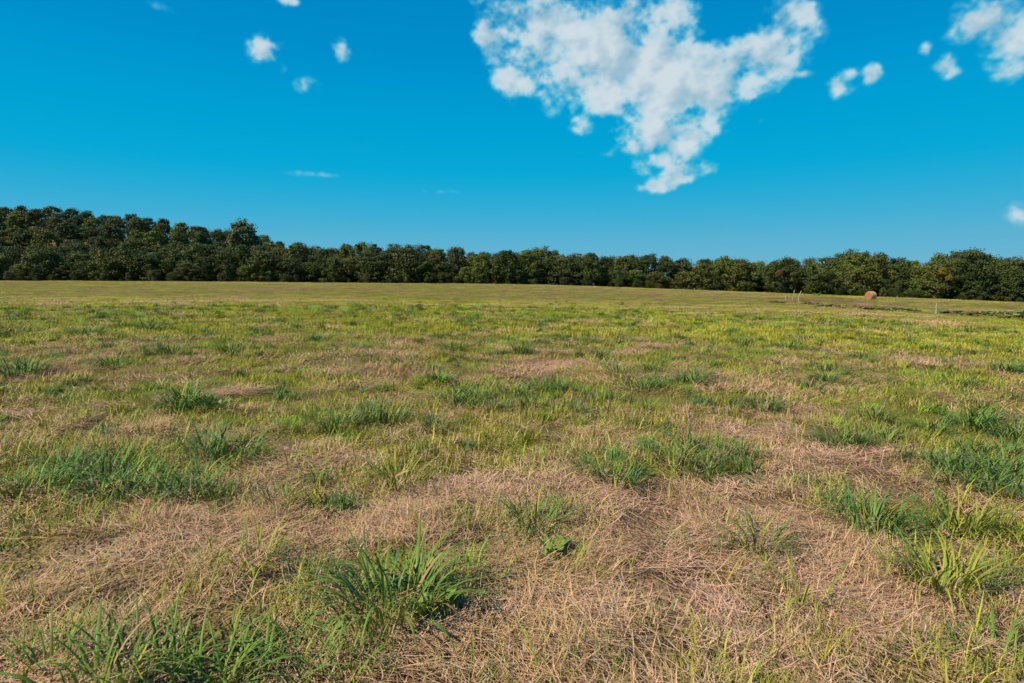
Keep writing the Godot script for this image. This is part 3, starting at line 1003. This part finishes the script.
func old_fence() -> void:
	# round bale
	var p := on_ground(870.5, 300.0)
	var b := thing("hay_bale", p + Vector3(0, 0.0, 0), 0.0, "round reddish hay bale on the grass before the wood", "hay bale")
	b.rotation.y = 0.38
	var rad := 0.84
	var up := Transform3D(Basis(), Vector3(0, rad * 0.93, 0))
	part(b, "roll", bale_roll(rad, 0.66), M.bale_side, up)
	part(b, "rolled_end", bale_face(rad, -1.0), M.bale_end, Transform3D(Basis(), Vector3(-0.655, rad * 0.93, 0)))
	part(b, "rolled_end", bale_face(rad, 1.0), M.bale_end, Transform3D(Basis(), Vector3(0.655, rad * 0.93, 0)))
	var frays := Sheet.new()
	for k in 160:
		var a := rr(0, TAU)
		var q := Vector3(rr(-0.6, 0.6), sin(a) * rad * 0.98 + rad * 0.93, cos(a) * rad * 0.98)
		frays.blade(q, rr(0, TAU), rr(0.1, 0.25), 0.008, rr(0.4, 1.6), rr(0.2, 1.2), 2, Color(1, 1, 1) * rr(0.8, 1.3))
	part(b, "loose_straw", frays.done(), M.bale_side)
	# posts
	post(785.5, 300.0, 0.95, 0.13, 0.02, 0.0, "short grey post at the end of the leaning pair")
	post(792.5, 301.0, 1.65, 0.12, 0.12, 0.03, "slim post leaning right, left one of the close pair")
	post(798.5, 303.0, 1.75, 0.14, 0.03, -0.02, "thicker post with a bent top, right one of the close pair", 0.28)
	post(832.0, 293.8, 0.95, 0.13, 0.0, 0.0, "single post on top of the weedy mound")
	post(845.5, 296.0, 0.7, 0.12, -0.05, 0.0, "stub of a post beside the weedy mound")
	post(897.0, 299.3, 0.75, 0.13, 0.02, 0.0, "short pale post in the grass beyond the bale")
	post(936.0, 314.0, 1.15, 0.2, 0.0, 0.02, "stout pale post beside the bare clay patch")
	# weeds grown up along the old fence line
	var bushes := []
	for k in 5: bushes.append(bush_mesh(9, 70))
	var words := {"bush_teal": "blue green", "bush_brown": "brownish", "bush_olive": "olive"}
	for w in [[772, 302.5, 0.6, "bush_olive"], [780, 303, 0.7, "bush_teal"], [806, 304, 0.8, "bush_olive"], [814, 305, 0.7, "bush_brown"], [818, 295.5, 0.9, "bush_teal"], [826, 295, 0.8, "bush_olive"], [838, 294.6, 0.7, "bush_olive"], [826, 307, 0.7, "bush_teal"],
			[834, 307.5, 0.8, "bush_brown"], [843, 308, 0.6, "bush_olive"], [860, 309, 0.8, "bush_brown"], [868, 309.5, 0.9, "bush_brown"], [874, 310, 0.7, "bush_olive"], [890, 310.5, 0.8, "bush_teal"], [898, 311, 0.9, "bush_teal"], [906, 311.5, 0.8, "bush_olive"],
			[914, 312, 0.7, "bush_teal"], [944, 314, 0.8, "bush_teal"], [952, 314.5, 0.8, "bush_teal"], [962, 315, 0.7, "bush_olive"], [972, 316, 0.9, "bush_brown"], [981, 316.5, 0.9, "bush_teal"], [992, 316.5, 0.6, "bush_olive"], [1004, 318, 0.7, "bush_olive"], [1014, 318, 1.1, "bush_teal"], [1024, 318, 1.0, "bush_olive"]]:
		var o := thing("weed_bush", on_ground(w[0], w[1]) - Vector3(0, 0.03, 0), rr(0, TAU), "low %s weed bush on the old fence line" % words[w[3]], "bush", "weeds along the old fence line")
		var wide: float = w[2] * rr(1.7, 2.6)
		part(o, "foliage", bushes[rng.randi_range(0, 4)], M[w[3]], Transform3D(Basis.from_scale(Vector3(wide, w[2] * rr(0.6, 0.9), wide)), Vector3.ZERO))

func tufts() -> void:
	for k in 9:
		var s := Sheet.new()
		s.blade(Vector3.ZERO, 0.0, 1.0, rr(0.024, 0.042), rr(0.10, 0.55), rr(1.2, 3.0), 8, Color(1, 1, 1) * rr(0.85, 1.15), 0.22, rr(-0.5, 0.5))
		leaf_blades.append(s.done())
	var lf := Sheet.new()
	lf.blade(Vector3.ZERO, 0.0, 1.0, 0.75, 0.9, 0.9, 6, Color(1, 1, 1), 0.12)
	M.round_leaf = lf.done()
	var stem := Sheet.new()
	stem.tube([Vector3(0, -0.05, 0), Vector3(0.02, 0.3, 0.02), Vector3(0, 0.6, 0)], [0.03, 0.025, 0.01], 6, Color(1, 1, 1))
	M.weed_stem = stem.done()
	# photo column, row of the foot, height in metres, kind, leaves, label
	tuft(388, 612, 0.50, 2, 50, "big arching green tuft on bare thatch with dark earth behind")
	tuft(425, 606, 0.36, 2, 22, "smaller tuft leaning out of the big arching one")
	tuft(352, 606, 0.34, 2, 18, "thin side tuft with long drooping leaves beside the big arching one")
	tuft(535, 530, 0.38, 0, 44, "round blue green tuft alone in matted straw with a yellow leaf fan")
	tuft(562, 524, 0.22, 1, 12, "little yellow green fan beside the round blue green tuft")
	tuft(757, 552, 0.33, 0, 44, "small dense blue green tuft encircled by pale straw")
	tuft(868, 530, 0.42, 0, 54, "thick upright blue green tuft leaning over pale straw")
	tuft(850, 512, 0.30, 0, 30, "back half of the thick leaning tuft, darker and bushier")
	tuft(890, 545, 0.28, 2, 22, "front skirt of the thick leaning tuft")
	tuft(252, 566, 0.32, 1, 26, "bright yellow green tuft with looping leaves in brown straw")
	tuft(280, 506, 0.30, 2, 26, "small upright green tuft standing alone in brown straw")
	tuft(944, 590, 0.38, 1, 56, "dense mossy yellow green tuft beside bare earth")
	tuft(930, 596, 0.24, 1, 20, "low wing of the mossy yellow green tuft")
	tuft(960, 530, 0.40, 1, 44, "loose yellow green tuft below the blue green mass")
	tuft(990, 585, 0.26, 2, 22, "green tuft spilling over bare earth")
	tuft(1000, 668, 0.36, 3, 20, "sprawling tuft of broad leaves over bare brown straw")
	tuft(960, 665, 0.26, 3, 8, "few loose broad leaves lying over bare earth")
	tuft(800, 600, 0.34, 1, 14, "tall thin yellow green shoots in a straw hollow")
	tuft(778, 628, 0.26, 3, 10, "pale broad leaved shoots with bent tips in straw")
	tuft(670, 545, 0.20, 1, 10, "small yellow green sprig at the straw bank")
	tuft(650, 615, 0.22, 3, 6, "two or three pale upright leaves in dry stalks")
	tuft(890, 660, 0.16, 3, 6, "tiny green sprig on trodden straw")
	tuft(716, 650, 0.20, 3, 6, "sparse green sprig among grey brown stalks")
	tuft(600, 680, 0.20, 3, 9, "flat rosette of pale leaves in straw")
	tuft_row([[22, 688, 0.34], [60, 676, 0.30], [96, 700, 0.40], [128, 690, 0.36], [160, 680, 0.34], [192, 700, 0.40], [222, 690, 0.34], [256, 700, 0.38], [292, 684, 0.32], [330, 692, 0.32]], 3, 15, Vector2(388, 612), "broad bladed green shoots in brown straw, %s in the row from the big arching tuft", "row of broad bladed shoots")
	tuft(356, 672, 0.26, 3, 15, "few broad blades just below the big arching tuft")
	tuft(300, 650, 0.24, 3, 15, "lone broad bladed shoots between the looping yellow tuft and the shoot row")
	tuft(470, 560, 0.22, 3, 12, "thin broad bladed shoots between the arching and the round tuft")
	tuft(475, 690, 0.18, 3, 10, "low broad shoots in the pinkish straw below the arching tuft")
	tuft_row([[20, 496, 0.36], [48, 492, 0.40], [78, 482, 0.36], [112, 476, 0.46], [128, 497, 0.40], [160, 496, 0.40], [192, 494, 0.38], [102, 497, 0.34], [60, 470, 0.36], [208, 497, 0.28]], 0, 30, Vector2(232, 460), "blue green tuft of the long ragged clump, %s from the fountain shaped tuft", "ragged clump of tufts in brown straw")
	tuft(232, 460, 0.46, 0, 30, "large fountain shaped dark green tuft with drooping leaves", "")
	tuft(206, 452, 0.42, 0, 30, "dark left shoulder of the fountain shaped tuft", "")
	tuft(315, 482, 0.24, 2, 30, "small bright spiky tuft alone on reddish straw", "")
	tuft(398, 486, 0.44, 1, 30, "wide loose yellow green tuft above the straw ridge", "")
	tuft(618, 486, 0.38, 0, 30, "blue green tuft at the upper rim of the pale straw", "")
	tuft(596, 474, 0.34, 2, 30, "ragged green tuft joined to the blue green one at the straw rim", "")
	tuft_row([[675, 466, 0.42], [700, 470, 0.36], [716, 460, 0.34], [690, 448, 0.36], [742, 456, 0.3], [706, 478, 0.26]], 2, 30, Vector2(618, 486), "ragged green tuft above the straw hollow, %s from the tuft at the straw rim", "tufts above the straw hollow")
	tuft_row([[336, 430, 0.42], [362, 424, 0.36], [388, 422, 0.44], [438, 430, 0.32], [372, 414, 0.36]], 0, 30, Vector2(232, 460), "blue green tuft of the short row, %s from the fountain shaped tuft", "short row of blue green tufts")
	tuft_row([[455, 404, 0.42], [478, 398, 0.42], [470, 408, 0.36], [516, 396, 0.4], [540, 392, 0.44], [560, 390, 0.4], [534, 408, 0.36], [500, 410, 0.3], [598, 404, 0.36], [578, 412, 0.3], [615, 402, 0.36]], 0, 30, Vector2(438, 430), "dark tuft of the broken line across the meadow, %s from the short row", "broken line of dark tufts")
	tuft_row([[642, 391, 0.5], [660, 388, 0.42], [690, 384, 0.5], [700, 378, 0.4], [620, 374, 0.4], [652, 372, 0.36], [648, 412, 0.36]], 0, 30, Vector2(615, 402), "dark tuft between bare straw patches, %s from the end of the broken line", "cluster between bare straw patches")
	tuft_row([[836, 448, 0.38], [858, 446, 0.36], [884, 440, 0.34], [876, 422, 0.4], [848, 448, 0.3]], 2, 30, Vector2(868, 530), "green tuft over the pale straw slope, %s from the thick leaning tuft", "tufts over the pale straw slope")
	tuft_row([[940, 470, 0.4], [965, 476, 0.4], [990, 474, 0.4], [1012, 478, 0.42], [1004, 458, 0.4], [975, 456, 0.36], [950, 488, 0.36], [985, 492, 0.36], [1018, 496, 0.4]], 0, 30, Vector2(868, 530), "green tuft in the wide lush mass, %s from the thick leaning tuft", "wide lush mass of tufts")
	tuft_row([[930, 432, 0.36], [972, 430, 0.5], [985, 424, 0.42], [1020, 440, 0.4]], 0, 30, Vector2(868, 530), "green tuft on the back fringe of the lush mass, %s from the straw slope", "back fringe of the lush mass")
	for s in [[182, 410, 0.5], [86, 336, 0.6], [112, 368, 0.5], [16, 378, 0.6], [30, 372, 0.5], [172, 354, 0.5], [320, 342, 0.5], [452, 352, 0.5], [440, 382, 0.4], [232, 352, 0.4], [188, 404, 0.5], [790, 350, 0.5], [742, 344, 0.5], [960, 388, 0.4], [810, 390, 0.4], [826, 382, 0.4], [1005, 372, 0.5], [150, 330, 0.6], [765, 412, 0.42], [600, 356, 0.4], [520, 352, 0.45]]:
		tuft(s[0], s[1], s[2], 0, 30, "dark green tuft standing out of the shorter meadow grass", "single tufts in the shorter grass")
	for w in [[446, 612, 0.09], [420, 622, 0.08], [556, 556, 0.11], [330, 640, 0.07], [500, 584, 0.06], [548, 562, 0.08]]:
		weed(w[0], w[1], w[2], "little round leaved green weed on the brown thatch", "round leaved weeds")
	for w in [[440, 384, 0.20], [200, 408, 0.22], [216, 412, 0.2]]:
		weed(w[0], w[1], w[2], "leafy dark green weed among the meadow grass", "leafy weeds in the meadow")
